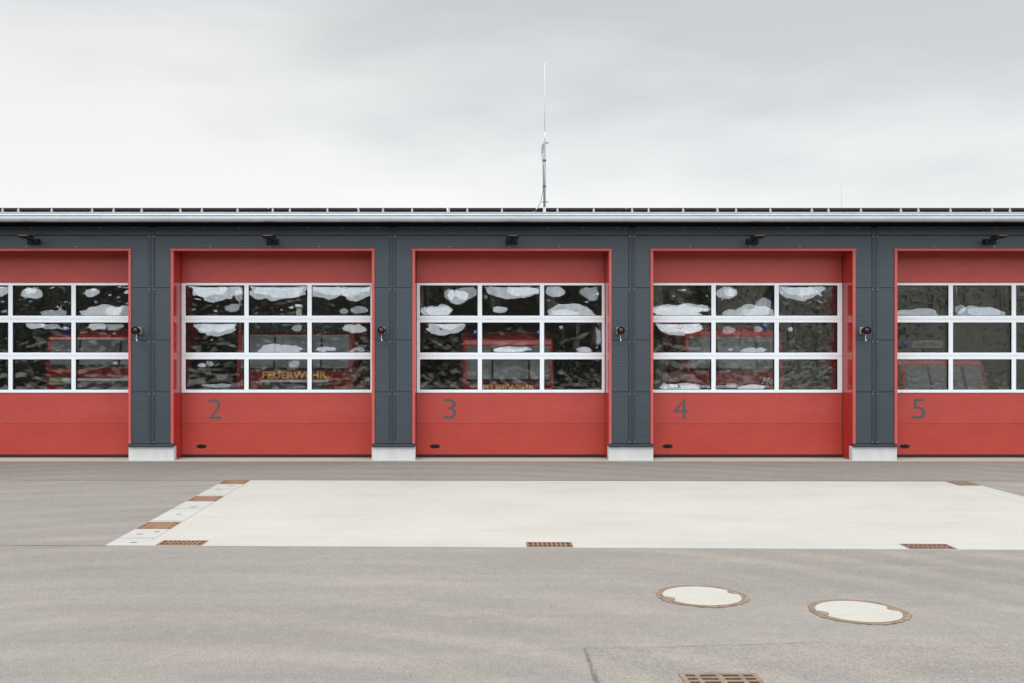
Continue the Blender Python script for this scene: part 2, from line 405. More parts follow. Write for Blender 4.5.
# grates
def grate(name, w, d, nx, ny, mat, label, loc, rz=0, skew=0.0, barw=.022, solid=False):
    e = empty(name, loc, label, 'drain grate', None, rz); e.scale = (1, 1, .65)
    b = MB(); z0, z1 = .012, .022
    fr = .024
    b.lattice([-w/2, -w/2+fr, w/2-fr, w/2], [-d/2, -d/2+fr, d/2-fr, d/2], lambda i, j: not (i == 1 and j == 1), -.03, z1, 'xy')
    b.build('frame', mat, e, bev=.003)
    iw, idp = w-2*fr-.002, d-2*fr-.002
    def cuts(L, n):
        o = [-L/2]
        for i in range(1, n): o += [-L/2+L*i/n-barw/2, -L/2+L*i/n+barw/2]
        return o + [L/2]
    q = MB(); q.lattice([-iw/2-.006]+[v for v in cuts(iw, nx)]+[iw/2+.006], [-idp/2-.006]+cuts(idp, ny)+[idp/2+.006],
                        lambda i, j: i == 0 or j == 0 or i == 2*nx or j == 2*ny or i % 2 == 0 or j % 2 == 0, -.02, z1-.003, 'xy')
    q.build('bars', mat, e)
    p = MB(); p.box(-w/2+.004, w/2-.004, -d/2+.004, d/2-.004, .0128, .0142); p.build('pit', M['pit'], e)
    return e
def on_front(pxa, pxb):
    D = CAMZ*F/(547-VPY); x = ((pxa+pxb)/2 - VPX)*D/F
    return (x, yf(x)+.136, 0)
rz = math.atan2(FR[1]-FL[1], FR[0]-FL[0])
for a, b_, lab in ((154.5,201,'rusty drain grate at the front left corner of the wash pad'),
                   (528,572,'rusty drain grate in the middle of the wash pad front edge'),
                   (903,951,'rusty drain grate near the right end of the wash pad front edge')):
    grate('drain_grate', .50, .262, 9, 2, M['rust_dull'] if a > 500 else M['rust'], lab, on_front(a, b_), rz, barw=.024)
for i, (ya, yb_, lab) in enumerate(((-7.43,-6.95,'rusty grate in the left channel, nearest the front corner'),
                                   (-5.25,-4.77,'rusty grate in the left channel, between two white blocks'),
                                   (-3.44,-2.965,'rusty grate in the left channel at the back corner of the pad'))):
    grate('drain_grate', .40, .46, 12, 3, M['rust'], lab, (FL[0]+.212, (ya+yb_)/2, 0), 0, barw=.026)
for ya, yb_, lab in ((-3.62,-3.14,'dull rusty grate in the right channel at the back corner of the pad'),
                     (-6.03,-5.55,'dull rusty grate in the right channel at the right picture edge')):
    grate('drain_grate', .325, .47, 10, 3, M['rust_dull'], lab, (FR[0]-.172, (ya+yb_)/2, 0), 0, barw=.026)
ga = gnd(678.3, 674.6); gb = gnd(756, 674.6)
gw = gb[0]-ga[0]
e = empty('gully_grate', ((ga[0]+gb[0])/2, ga[1]-.25, 0), 'pale rusty slotted gully grate at the bottom edge, below the manhole covers', 'drain grate'); e.scale = (1, 1, .65)
b = MB(); b.lattice([-gw/2,-gw/2+.035,gw/2-.035,gw/2],[-.25,-.215,.215,.25], lambda i, j: not (i == 1 and j == 1), -.03, .020, 'xy')
b.build('frame', M['rust_pale'], e, bev=.004)
b = MB()
ys_ = [-.214]
for i in range(6): ys_ += [-.165+i*.066-.015, -.165+i*.066+.015]
ys_.append(.214)
b.lattice([-gw/2+.036,-.155,-.125,-.02,.02,.125,.155,gw/2-.036], ys_, lambda i, j: j % 2 == 1 or i in (1, 3, 5), -.02, .017, 'xy')
b.build('bars', M['rust_pale'], e)
b = MB(); b.box(-gw/2+.003, gw/2-.003, -.247, .247, .0105, .0118); b.build('pit', M['pit'], e)

# manhole covers
def manhole(px_, py_, label, rz):
    D = CAMZ*F/(py_-VPY); x = (px_-VPX)*D/F
    e = empty('manhole_cover', (x, D-DF, 0), label, 'manhole cover', 'round manhole covers in the asphalt', rz); e.scale = (1, 1, .65)
    b = MB(); b.lathe_z([(.385,-.02),(.385,.010),(.378,.015),(.362,.015),(.358,.008),(.352,.008),(.348,.016),(.338,.016),(.334,.009),(.3335,-.02)], 96)
    rg = random.Random(px_)
    b.v = [(x_*(1 + q), y_*(1 + q), z_) for (x_, y_, z_) in b.v for q in [(.018*math.sin(5*math.atan2(y_, x_)+px_) + rg.uniform(-.022, .022)) if math.hypot(x_, y_) > .37 else rg.uniform(-.004, .004)]]
    b
    b.build('iron_ring', M['rust_pale'], e)
    b = MB(); b.lathe_z([(.332,-.02),(.332,.011),(.327,.0135)], 72); b.build('concrete_infill', M['infill'], e)
    for s in (-1, 1):
        b = MB(); n = 16
        b.prism_z([(s*(.340) + s*(-.070)*math.sin(math.pi*k/n), -.09 + .18*k/n) for k in range(n+1)], .0105, .0165)
        b.build('lifting_lug', M['rust_pale'], e)
    return e
manhole(701.8, 596.4, 'round concrete filled manhole cover nearer the wash pad', R(20))
manhole(858.3, 612.0, 'round concrete filled manhole cover nearer the bottom right', R(12))

# ------------------------------------------------------------------ fire station
ST = empty('fire_station', (0, 0, 0), 'long low fire station with slate grey cladding and five red sectional doors', 'fire station')
OPEN = [(fx(-70), fx(128.8)), (fx(173.9), fx(372.0)), (fx(415.1), fx(608.7)), (fx(653.0), fx(852.3)), (fx(896.7), fx(1096))]
ZT = fz(251.0)                      # underside of the opening head
WL, WR = -15.2, 17.2                # ends of the building
ROWS = [.331, 1.322, 2.318, 3.322, 4.336, 4.50]
gap = .005
TW = .052                           # trim width
TH = .040                           # height of the head trim
piers = []
edges = [WL] + [v for o in OPEN for v in o] + [WR]
for k in range(0, len(edges), 2): piers.append((edges[k], edges[k+1]))
joints = [None, fx(151.9), fx(392.6), fx(631.6), fx(874.7), None]
def clad(u, v, z0, z1):
    q = MB(); q.box(u, v, -.012, .03, z0, z1); q.build('cladding_panel', M['cladding'], ST, bev=.004)
bk = MB(); scr = MB(); pl = []
SW = .060                           # half width of the joint strip
for i, (a, b_) in enumerate(piers):
    lo = a + (TW if i > 0 else 0); hi = b_ - (TW if i < 5 else 0)
    j = joints[i]
    spans = [(lo, j-SW), (j+SW, hi)] if j else ([(lo, lo+2.2), (lo+2.2+.01, hi)] if i == 0 else [(lo, hi-2.2-.01), (hi-2.2, hi)])
    for (u, v) in spans:
        for z0, z1 in zip(ROWS[:3], ROWS[1:4]):
            clad(u, v, z0+gap, z1-gap)
    bk.box(lo-.03, hi+.03, .031, .14, .30, 4.06)
    if j:
        strip = MB(); strip.prism_z([(j-SW+.003,.02),(j-SW+.003,-.020),(j-.040,-.030),(j-.012,-.030),(j-.010,-.019),(j+.010,-.019),(j+.012,-.030),(j+.040,-.030),(j+SW-.003,-.020),(j+SW-.003,.02)], .335, 4.49)
        strip.build('joint_profile', M['clad_strip'], ST, bev=.003)
        for z in (.36, 1.29, 2.29, 3.295, 4.31):
            for s in (-1, 1): scr.lathe_y([(.009,-.028),(.009,-.0215)], 8, j+s*(SW-.010), z)
    for x in (lo-.028, hi+.028):
        for z in (.37, 1.29, 2.29, 3.295): scr.lathe_y([(.008,-.040),(.008,-.033)], 8, x, z)
    # row 4 of the piers runs up into the head band: cut round the openings
    fl_ = MB(); fl_.prism_x([(-.052,.275),(-.052,.290),(-.010,.328),(.02,.328),(.02,.275)], a-.006 if i else a, b_+.006 if i < 5 else b_)
    fl_.build('base_flashing', M['flashing'], ST)
    pl.append((a, b_))
# head band between pillar joints
jx = [WL] + [j for j in joints if j] + [WR]
for a, b_, (oa, ob) in zip(jx, jx[1:], OPEN):
    u = a + (SW if a != WL else 0); v = b_ - (SW if b_ != WR else 0)
    z0, z1 = ROWS[3]+gap, ROWS[4]-gap
    zh = ZT + TH + .003
    q = MB(); q.lattice([u, oa-TW-.001, ob+TW+.001, v], [z0, zh, z1], lambda i, j: not (i == 1 and j == 0), -.012, .03); q.build('cladding_panel', M['cladding'], ST, bev=.004)
    clad(u, v, ROWS[4]+gap, 4.505)
    bk.box(u-.1, v+.1, .032, .10, ZT+.03, 4.52)
    x = u+.3
    while x < v: scr.lathe_y([(.009,-.020),(.009,-.0125)], 8, x, 4.475); x += .66
    for x in ((oa+ob)/2-.05, (oa+ob)/2 + .9, (oa+ob)/2-1.2): scr.lathe_y([(.009,-.028),(.009,-.0125)], 8, x, ZT+.075)
bk.build('backing', M['clad_joint'], ST)
tag(scr.build('screws', M['screw'], ST), kind='stuff')
for i, (a, b_) in enumerate(pl):
    p = MB(); p.box(a+.0 + (-.004 if i else 0), b_ + (.004 if i < 5 else 0), -.006, .150, -.05, .274)
    p.build('plinth', M['plinth'], ST, bev=.006)
for (a, b_) in OPEN:
    t = MB()
    t.lattice([a-TW, a, b_, b_+TW], [.325, ZT, ZT+TH], lambda i, j: not (i == 1 and j == 0), -.034, .005)
    D0 = t.build('door_surround', M['red_trim'], ST, bev=.005)
    t = MB(); t.prism_x([(-.046, ZT+.004),(-.046, ZT+TH-.004),(-.030, ZT+TH+.008),(-.0125, ZT+TH+.008),(-.0125, ZT+TH+.0005),(-.0345, ZT+TH+.0005),(-.0345, ZT+.004)], a-TW-.012, b_+TW+.012)
    t.build('drip_cap', M['red_trim'], D0)
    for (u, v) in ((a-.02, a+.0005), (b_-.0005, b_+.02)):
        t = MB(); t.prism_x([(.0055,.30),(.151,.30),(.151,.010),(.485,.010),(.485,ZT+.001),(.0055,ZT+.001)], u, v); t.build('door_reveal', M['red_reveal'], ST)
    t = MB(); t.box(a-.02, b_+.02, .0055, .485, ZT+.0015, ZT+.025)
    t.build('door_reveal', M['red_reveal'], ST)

# hall shell
h = MB()
h.box(WL, WL+.2, .15, 14, 0, 4.5); h.box(WR-.2, WR, .15, 14, 0, 4.5); h.box(WL+.2, WR-.2, 13.8, 14, 0, 4.5)
for k, (a, b_) in enumerate(piers): h.box(a+(.2 if k == 0 else .022), b_-(.2 if k == 5 else .022), .152, .80, .0, 4.2)
h.box(WL+.2, WR-.2, .52, .80, 4.2, 4.5)
for (a, b_) in OPEN: h.box(a+.0, b_-.0, .60, .80, 4.06, 4.19)
h.build('wall', M['hall_wall'], ST)
SK0, SK1 = .86, 3.4              # made-up opening over the hall front, added to light the engines
h = MB(); h.box(WL+.2, WR-.2, SK1, 13.8, 4.3, 4.36); h.build('ceiling', M['hall_ceiling'], ST)
h = MB(); h.box(WL+.2, WR-.2, .63, 13.8, -.02, .012); h.build('hall_floor', M['hall_floor'], ST)
# roof: low pitch rising to the back
SL = math.tan(R(3.0))
def roof_z(y): return 4.70 + (y+.42)*SL
h = MB()
h.prism_x([(-.42,4.60),(-.42,roof_z(-.42)),(SK0,roof_z(SK0)),(SK0,4.51),(.03,4.51),(.03,4.60)], WL-.25, WR+.25)
h.prism_x([(SK1,4.365),(SK1,roof_z(SK1)),(14.2,roof_z(14.2)),(14.2,4.365)], WL-.25, WR+.25)
xs = [WL+1.2 + i*(WR-WL-2.4)/5 for i in range(6)]
for x in xs: h.box(x-.5, x+.5, SK0+.001, SK1-.001, 4.37, roof_z(SK0)-.002)
h.build('roof', M['roof'], ST)
for u, v in zip(xs, xs[1:]):
    h = MB(); h.prism_x([(SK0+.002, roof_z(SK0)-.03),(SK1-.002, roof_z(SK1)-.03),(SK1-.002, roof_z(SK1)-.005),(SK0+.002, roof_z(SK0)-.005)], u+.502, v-.502)
    h.build('added_rooflight', M['added_rooflight'], ST)
h = MB(); h.box(WL-.25, WR+.25, -.44, .02, 4.545, 4.597); h.build('soffit', M['soffit'], ST)
h = MB(); h.box(WL, WR, -.03, .03, 4.507, 4.544); h.build('fascia_board', M['soffit'], ST)
# eave sheet and half round gutter
gz = 4.640; gr = .070; gy = -.520
h = MB()
prof = [(gy-gr, gz), (gy-gr, gz-.058), (gy-gr+.006, gz-.078), (gy-gr+.020, gz-.096), (gy-gr+.042, gz-.110), (gy-gr+.070, gz-.116), (gy-gr+.100, gz-.112), (gy-gr+.122, gz-.098), (gy+gr-.004, gz-.07), (gy+gr, gz)]
prof2 = [(y + (.006 if y < gy else -.006), max(z, gz-.108) + (.006 if z < gz else 0)) for y, z in prof[::-1]]
h.prism_x(prof + prof2, WL-.28, WR+.28)
h.prism_x([(gy-gr-.012 + .009*math.cos(t), gz+.006 + .009*math.sin(t)) for t in np.linspace(0, 2*math.pi, 9)[:-1]], WL-.28, WR+.28)
G = h.build('gutter', M['zinc'], ST)
h = MB(); h.prism_x([(gy-gr-.004, gz), (gy-gr-.004, gz-.060), (gy-gr+.003, gz-.081), (gy-gr+.0175, gz-.0995), (gy-gr+.0195, gz-.0975), (gy-gr+.0055, gz-.079), (gy-gr-.0008, gz-.0585), (gy-gr-.0008, gz)], 0, .022)
gb0 = h.build('gutter_bracket', M['zinc'], G, (WL, 0, 0)); x = WL + .70
while x < WR:
    c = gb0.copy(); COL.objects.link(c); c.parent = G; c.location = (x, 0, 0); x += .70
h = MB(); h.prism_x([(-.455,4.652),(-.455,4.722),(-.30,4.734),(-.30,4.728),(-.449,4.716),(-.449,4.652)], WL-.25, WR+.25)
h.build('eave_flashing', M['zinc_dull'], ST)

# ------------------------------------------------------------------ bulged glazing
def pane_sheet(w, hgt, blobs, seed, amp, y0):
    nx, ny = 76, 44
    rs = np.random.RandomState(seed)
    u = np.linspace(0, 1, nx+1); v = np.linspace(0, 1, ny+1)
    U, V = np.meshgrid(u, v)                               # V: 0 top .. 1 bottom
    X = (U-.5)*w; Z = (.5-V)*hgt
    T = np.zeros_like(U); P = np.zeros_like(U)
    for k in range(16):                                    # unevenness of the sheet
        wl = rs.uniform(.07, .40); th = rs.uniform(0, 2*math.pi)
        q = 2*math.pi/wl
        ph = q*(X*math.cos(th) + Z*math.sin(th)*1.2) + rs.uniform(0, 6.28) + 1.2*np.sin(7*X + rs.uniform(0, 6.28)) + .8*np.sin(9*Z + rs.uniform(0, 6.28))
        P += np.sin(ph) * wl * amp / 16**.5 * .42
    wx = .10*np.sin(8*X+5*Z+rs.uniform(0,6)); wz = .13*np.sin(7*X+7*Z+rs.uniform(0,6)) + .05*np.sin(15*X+rs.uniform(0,6))
    for (cx, cy, rx, ry, t0) in blobs:
        r = np.sqrt(((U-cx)/rx + wx)**2 + ((V-cy)/ry + wz)**2)
        m = np.clip((1.22-r)/.50, 0, 1); m = m*m*(3-2*m)
        T = np.maximum(T, t0*m)
    dz = hgt/ny
    H = np.zeros_like(U)
    H[:-1] = np.cumsum(((T[1:]+T[:-1])/2*dz)[::-1], axis=0)[::-1]
    E = H[0:1]                                             # total travel per column
    back = np.minimum(E/hgt, .018)
    H = H - back*(1-V)*hgt
    H = H - H.mean()
    edge = np.clip(np.minimum(np.minimum(U, 1-U)*w, np.minimum(V, 1-V)*hgt)/.05, 0, 1)
    Y = y0 + H*(.25+.75*edge) * .0 + y0*0 + H + P*edge
    vs = np.stack([X, Y, Z], -1).reshape(-1, 3)
    i = np.arange(ny)[:, None]*(nx+1) + np.arange(nx)[None, :]
    fs = np.stack([i, i+nx+1, i+nx+2, i+1], -1).reshape(-1, 4)
    return vs, fs
def pane_obj(w, hgt, outer, inner, seed, amp, parent, loc):
    v1, f1 = pane_sheet(w, hgt, outer, seed, amp, .0)
    v2, f2 = pane_sheet(w, hgt, inner, seed+500, amp*1.15, .045)
    vs = np.concatenate([v1, v2]); fs = np.concatenate([f1, f2 + len(v1)])
    me = bpy.data.meshes.new('pane')
    me.vertices.add(len(vs)); me.vertices.foreach_set('co', vs.astype('f').ravel())
    me.loops.add(fs.size); me.loops.foreach_set('vertex_index', fs.astype('i').ravel())
    me.polygons.add(len(fs)); me.polygons.foreach_set('loop_start', np.arange(0, fs.size, 4, dtype='i'))
    me.polygons.foreach_set('use_smooth', np.ones(len(fs), dtype=bool))
    me.update(); me.validate()
    me.materials.append(M['glazing'])
    o = bpy.data.objects.new('pane', me); COL.objects.link(o); o.parent = parent; o.location = loc
    return o

# where the bulges of each pane tilt upward, as (x, y, rx, ry) in the pane, 0..1 from its upper left; key (door, row, column)
Z1 = dict(x=[(-283,50),(73,407),(430,764)], y=[(40,213),(250,425),(463,637)])
Z2 = dict(x=[(40,340),(362,663),(685,980)], y=[(38,193),(228,382),(416,572)])
Z3 = dict(x=[(32,327),(349,643),(664,962)], y=[(41,198),(229,382),(416,573)])
Z4 = dict(x=[(38,333),(356,658),(680,985)], y=[(40,197),(229,385),(418,577)])
Z5 = dict(x=[(0,332),(357,692),(716,1050)], y=[(40,218),(253,430),(465,640)])
ZS = [Z1, Z2, Z3, Z4, Z5]
B = {   # o = outer sheet, i = inner sheet
 (0,0,0): [('o',0,65,50,40)],
 (0,0,1): [('o',180,84,58,28),('i',168,70,34,22),('i',297,205,68,32)], (0,0,2): [('o',518,83,40,21),('o',565,195,118,40),('i',675,190,78,38)],
 (0,1,1): [('o',200,268,50,21),('i',275,270,60,20)], (0,1,2): [('o',548,272,52,24),('i',640,272,68,22)],
 (0,2,2): [('i',645,486,14,7)],
 (1,0,0): [('o',185,62,135,54),('i',150,55,90,40),('i',305,85,24,32),('i',275,155,36,22),('i',190,170,15,9)],
 (1,0,1): [('o',510,62,142,50),('i',520,58,128,44)],
 (1,0,2): [('o',760,62,80,48),('o',905,65,75,50),('i',830,55,140,36),('i',920,160,46,22),('i',845,170,20,14)],
 (1,1,0): [('o',195,252,112,42),('i',180,250,100,30)], (1,1,1): [('o',515,365,122,28),('i',605,255,26,18)],
 (1,1,2): [('o',900,262,55,26),('o',760,368,45,20),('i',912,368,36,18)],
 (1,2,0): [('o',120,448,24,13),('i',158,440,24,17),('i',200,550,92,12)], (1,2,1): [('i',590,438,34,20)],
 (2,0,0): [('o',120,172,80,34),('i',125,175,60,28),('o',225,100,50,40),('i',265,80,55,32),('i',180,90,28,30)],
 (2,0,1): [('o',500,70,145,36),('i',560,65,80,32),('o',440,168,46,18)],
 (2,0,2): [('o',725,76,44,29),('i',900,76,54,34),('o',805,178,128,40),('i',775,185,80,25)],
 (2,1,0): [('o',165,255,108,36),('i',170,240,70,26)], (2,1,1): [('o',495,367,112,18),('i',485,366,90,13)],
 (2,1,2): [('i',935,300,26,52),('o',870,368,46,16),('i',755,256,13,10)],
 (3,0,0): [('o',180,168,138,36),('i',180,172,130,30)],
 (3,0,1): [('o',415,78,50,29),('i',430,76,30,20),('o',540,185,135,42),('i',605,140,40,32),('i',560,180,70,26)],
 (3,0,2): [('o',810,66,122,44),('i',790,60,90,36)],
 (3,1,0): [('o',180,255,128,40),('i',185,250,118,34)],
 (3,1,1): [('i',430,265,34,20),('i',580,262,26,17),('o',555,372,76,21),('i',440,367,18,12)], (3,1,2): [('o',745,262,18,14)],
 (3,2,0): [('o',185,564,125,26),('i',190,566,100,20)], (3,2,1): [('o',545,564,86,18),('i',445,553,32,17)],
 (4,0,0): [('o',155,210,135,36)], (4,0,1): [('o',520,198,142,34),('i',540,195,90,28),('i',410,180,32,24)],
 (4,0,2): [('o',880,205,120,30)],
}
ROWZ = [(3.404, 2.806), (2.672, 2.078), (1.946, 1.347)]
SEC = [3.453, 2.739, 2.012, 1.285]
DOORX = [((c-VPX)/50.69) for c in (42.2, 278.1, 510.9, 745.0, 982.1)]
DOORW = [1.0, 1.0, .984, 1.0, 1.0]
DLAB = ['red sectional door at the left end, its number out of view', 'red sectional door numbered 2', 'red sectional door numbered 3',
        'red sectional door numbered 4', 'red sectional door numbered 5']
PITCH, PW = 1.244, 1.158
for d in range(5):
    k = DOORW[d]; hw = 1.905*k; ox = (OPEN[d][0]+OPEN[d][1])/2
    p = MB()
    # the leaf spans the whole opening behind the reveals
    hL = DOORX[d] - OPEN[d][0] - .006; hR = OPEN[d][1] - DOORX[d] - .006
    p.prism_x([(.008,.671),(.008,.6735),(.001,.676),(.0,.679),(.0,1.283),(.042,1.283),(.042,.671)], -hL, hR)
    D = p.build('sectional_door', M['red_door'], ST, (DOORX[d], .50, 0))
    D['label'] = DLAB[d]
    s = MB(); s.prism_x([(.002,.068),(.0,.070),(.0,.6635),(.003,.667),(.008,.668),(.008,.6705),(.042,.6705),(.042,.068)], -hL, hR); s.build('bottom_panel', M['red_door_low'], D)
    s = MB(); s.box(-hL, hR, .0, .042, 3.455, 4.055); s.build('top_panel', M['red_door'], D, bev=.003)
    s = MB(); s.box(-hL, hR, .006, .04, .010, .067); s.build('bottom_seal', M['rubber'], D)
    s = MB(); s.box(-hL, hR, .044, .06, .03, 1.29); s.build('inner_skin', M['hall_wall'], D)
    s = MB(); s.box(-hL, hR, .044, .06, 3.45, 4.055); s.build('inner_skin', M['hall_wall'], D)
    s = MB(); s.box(-hL-.012, -hL-.001, -.003, .03, .01, 4.05); s.build('side_seal', M['rubber'], D)
    s = MB(); s.box(hR+.001, hR+.012, -.003, .03, .01, 4.05); s.build('side_seal', M['rubber'], D)
    cols = [(-PITCH*k - PW*k/2, -PITCH*k + PW*k/2), (-PW*k/2, PW*k/2), (PITCH*k - PW*k/2, PITCH*k + PW*k/2)]
    for r in range(3):
        zt, zb = ROWZ[r]; st, sb = SEC[r], SEC[r+1]
        f = MB(); y0, y1 = -.016, .052
        f.lattice([-hL+.002] + [v for c in cols for v in c] + [hR-.002], [sb+.002, zb, zt, st-.002], lambda i, j: not (j == 1 and i in (1, 3, 5)), y0, y1)
        f.build('window_frame', M['white_frame'], D, bev=.004)
        for (a, b_) in cols:      # black glazing gasket
            gk = .010; s = MB()
            s.lattice([a-.003, a+gk, b_-gk, b_+.003], [zb-.003, zb+gk, zt-gk, zt+.003], lambda i, j: not (i == 1 and j == 1), -.002, .048)
            s.build('gasket', M['black'], D)
        for c, (a, b_) in enumerate(cols):
            (xa, xb), (ya, yb2) = ZS[d]['x'][c], ZS[d]['y'][r]
            out, inn = [], []
            for (ly, cx, cy, rx, ry) in B.get((d, r, c), []):
                q = ((cx-xa)/(xb-xa), (cy-ya)/(yb2-ya), rx/(xb-xa), ry/(yb2-ya), .17)
                (out if ly == 'o' else inn).append(q)
            amp = (.0185, .0175, .0145, .0165, .0105)[d]
            if r == 2: amp *= .7
            if d == 3 and c == 2: amp = .020
            pane_obj((b_-a)+.01, (zt-zb)+.01, out, inn, 1000+d*50+r*7+c, amp, D, ((a+b_)/2, .018, (zt+zb)/2))
    if d > 0:
        n = text('number', str(d+1), .392, M['number'], D, (0, -.0025, 0),   .001, -.007, (0, .262, .255, .280, .268)[d])
        c = (0, 215, 449.8, 680.5, 918.7)[d]; x, z = at(c, 408.8, .50); n.location = (x-DOORX[d], -.0022, z)
    c = (-30, 201.5, 435, 667.6, 904.5)[d]; x, z = at(c, 446.3, .50)
    s = MB(); s.lathe_y([(.5,-.006),(.5,-.001)], 24)
    o = s.build('pull_slot', M['black'], D, (x-DOORX[d], 0, z)); o.scale = (.205, 1, .078)

# ------------------------------------------------------------------ solar panels on the roof edge
PVL = 1.70
def solar_proto():
    e = empty('solar_panel', (0,0,0), 'dark solar panel seen edge on in the row along the roof eave', 'solar panel', 'solar panels along the eave')
    w = PVL-.030
    b = MB(); b.box(-w/2, w/2, 0, .035, 0, .038); b.box(-w/2, w/2, .965, 1.0, 0, .038); b.box(-w/2, -w/2+.03, .035, .965, 0, .038); b.box(w/2-.03, w/2, .035, .965, 0, .038)
    b.build('frame', M['pv_frame'], e)
    b = MB(); b.box(-w/2+.03, w/2-.03, .035, .965, .012, .034); b.build('cells', M['pv'], e)
    b = MB(); b.box(-w/2, w/2, .04, .06, -.050, -.002); b.build('gap_shade_strip', M['black'], e)  # shade of the gap under the panel, put in as a black strip
    for x in (-w/2+.07, -w/2+.42, w/2-.62):
        b = MB(); b.box(x-.018, x+.018, -.030, .06, -.055, .004); b.box(x-.013, x+.013, -.012, .03, .004, .046); b.build('mounting_clamp', M['clamp'], e, bev=.003)
    return e
WHERE = [(-30,'the outer end of the leftmost door'),(35,'the floodlight of the leftmost door'),(118,'the right end of the leftmost door'),(195,'the left end of door 2'),(278,'the floodlight of door 2'),
         (365,'the right end of door 2'),(440,'the left end of door 3'),(511,'the floodlight of door 3'),(590,'the right end of door 3'),(650,'the pillar between doors 3 and 4'),(720,'the left half of door 4'),
         (800,'the right half of door 4'),(885,'the pillar between doors 4 and 5'),(965,'the floodlight of door 5'),(1050,'the right end of door 5')]
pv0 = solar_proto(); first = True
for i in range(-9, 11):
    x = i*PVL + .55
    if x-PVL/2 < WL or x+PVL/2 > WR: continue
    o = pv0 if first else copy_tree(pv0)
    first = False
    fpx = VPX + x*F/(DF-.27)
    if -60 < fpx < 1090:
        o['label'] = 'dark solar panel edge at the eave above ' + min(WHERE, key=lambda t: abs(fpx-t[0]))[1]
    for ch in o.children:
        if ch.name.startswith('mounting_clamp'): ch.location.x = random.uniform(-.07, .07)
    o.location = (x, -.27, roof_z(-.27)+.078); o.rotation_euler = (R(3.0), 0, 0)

# ------------------------------------------------------------------ antenna and rod
ax, az0 = at(544.2, 210.5, -.30); _, az1 = at(544, 143, -.30); _, az2 = at(544, 64, -.30)
e = empty('antenna', (ax, -.36, 4.70), 'tall thin antenna mast with white whip rising from the roof edge above door 3', 'antenna')
b = MB(); b.tube([(0,0,-.0),(0,0,az1-4.70)], .022, 12); b.build('mast', M['mast'], e, smooth=True)
b = MB(); b.tube([(0.006,0,az1-4.72),(0.006,0,az1-4.5)], .011, 10); b.tube([(0.006,0,az1-4.5),(0.006,0,az2-4.70)], [.0065,.0055], 8); b.build('whip', M['whip'], e, smooth=True)
for py in (161, 187):
    z = at(0, py, -.3)[1]-4.70
    b = MB(); b.lathe_z([(.034, z-.015),(.034, z+.015)], 14); b.build('clamp', M['engine_grey'], e)
b = MB(); z = at(0,143.5,-.3)[1]-4.70; b.box(-.02,.075,-.015,.015,z-.012,z+.012); z = at(0,202.5,-.3)[1]-4.70; b.box(-.05,.075,-.012,.012,z-.010,z+.010); b.build('bracket', M['mast'], e)
b = MB(); b.box(-.042,.042,-.05,.05,-.01,.03); b.tube([(0,0,.03),(0,0,.12)], .028, 12); b.build('foot', M['whip'], e, bev=.004)
b = MB(); zt = az1-4.70
b.tube([(-.02,0,zt-.03),(-.055,0,zt-.10),(-.045,0,zt-.28),(-.028,0,zt-.45),(-.026,0,zt-.9),(-.06,0,.26),(-.13,-.01,.10),(-.22,-.02,.03)], .007, 8); b.build('cable', M['mast'], e, smooth=True)
b = MB(); b.tube([(-.035,-.01,zt-.04),(-.05,-.01,zt-.20)], .014, 8); b.build('connector', M['mast'], e)
rx_, rz1 = at(841.6, 181, 3.0); 
e = empty('lightning_rod', (rx_, 3.0, roof_z(3.0)), 'hair thin lightning rod on the roof above the pillar right of door 4', 'lightning rod')
b = MB(); b.tube([(0,0,0),(0,0,rz1-roof_z(3.0))], [.005,.003], 8); b.build('rod', M['rod'], e)
b = MB(); b.lathe_z([(.14,0),(.14,.07)], 20); b.build('foot', M['plinth'], e)

# ------------------------------------------------------------------ lamps over the doors
def floodlight(x, label):
    e = empty('floodlight', (x, -.012, 4.235), label, 'outdoor lamp', 'black floodlights above the doors')
    b = MB(); b.box(-.12,.12,-.10,0,-.095,.025); b.build('base', M['black'], e, bev=.006)
    b = MB(); b.box(-.02,.02,-.34,-.05,-.030,-.004); b.build('arm', M['black'], e, bev=.004)
    t = Matrix.Translation((0,-.44,.035)) @ Matrix.Rotation(R(-7), 4, 'X')
    b = MB(); b.box(-.125,.125,-.13,.13,-.022,.022,t); b.build('housing', M['black'], e, bev=.006)
    b = MB()
    for k in range(5): b.box(-.11,.11,-.10+.05*k-.004,-.10+.05*k+.004,.022,.040,t)
    b.build('cooling_fins', M['black'], e)
    b = MB(); b.box(-.085,.085,-.135,-.1305,-.010,.004,t); b.build('lens', M['lens'], e)
    return e
for c, lab in ((35,'black floodlight above the leftmost door'),(273,'black floodlight above the door numbered 2'),(511.5,'black floodlight above the door numbered 3'),
               (751.5,'black floodlight above the door numbered 4'),(988,'black floodlight above the door numbered 5')):
    floodlight(fx(c), lab).scale = (.92, .92, .80)
def signal(px_, label, yaw=0):
    e = empty('signal_lamp', (fx(px_), -.012, fz(330.8)), label, 'signal lamp', 'red signal lamps on the pillars')
    b = MB(); b.box(-.058,.058,-.085,0,-.068,.068); b.build('box', M['cream'], e, bev=.012)
    b = MB(); b.lathe_y([(.045,-.085),(.058,-.11),(.068,-.16),(.070,-.275),(.064,-.275),(.062,-.235)], 24); b.build('housing', M['black'], e, smooth=False)
    b = MB(); b.lathe_y([(.060,-.236),(.056,-.252),(.044,-.264),(.026,-.271),(.008,-.273)], 24); b.build('lens', M['red_lens'], e, smooth=True)
    b = MB(); b.tube([(.0,-.18,-.066),(.004,-.18,-.11),(-.006,-.18,-.15),(.008,-.18,-.175)], .006, 8); b.box(-.002,.018,-.186,-.174,-.198,-.172); b.build('pull_cord', M['rope'], e)
    return e
signal(139.6, 'red signal lamp on the pillar between the leftmost door and door 2')
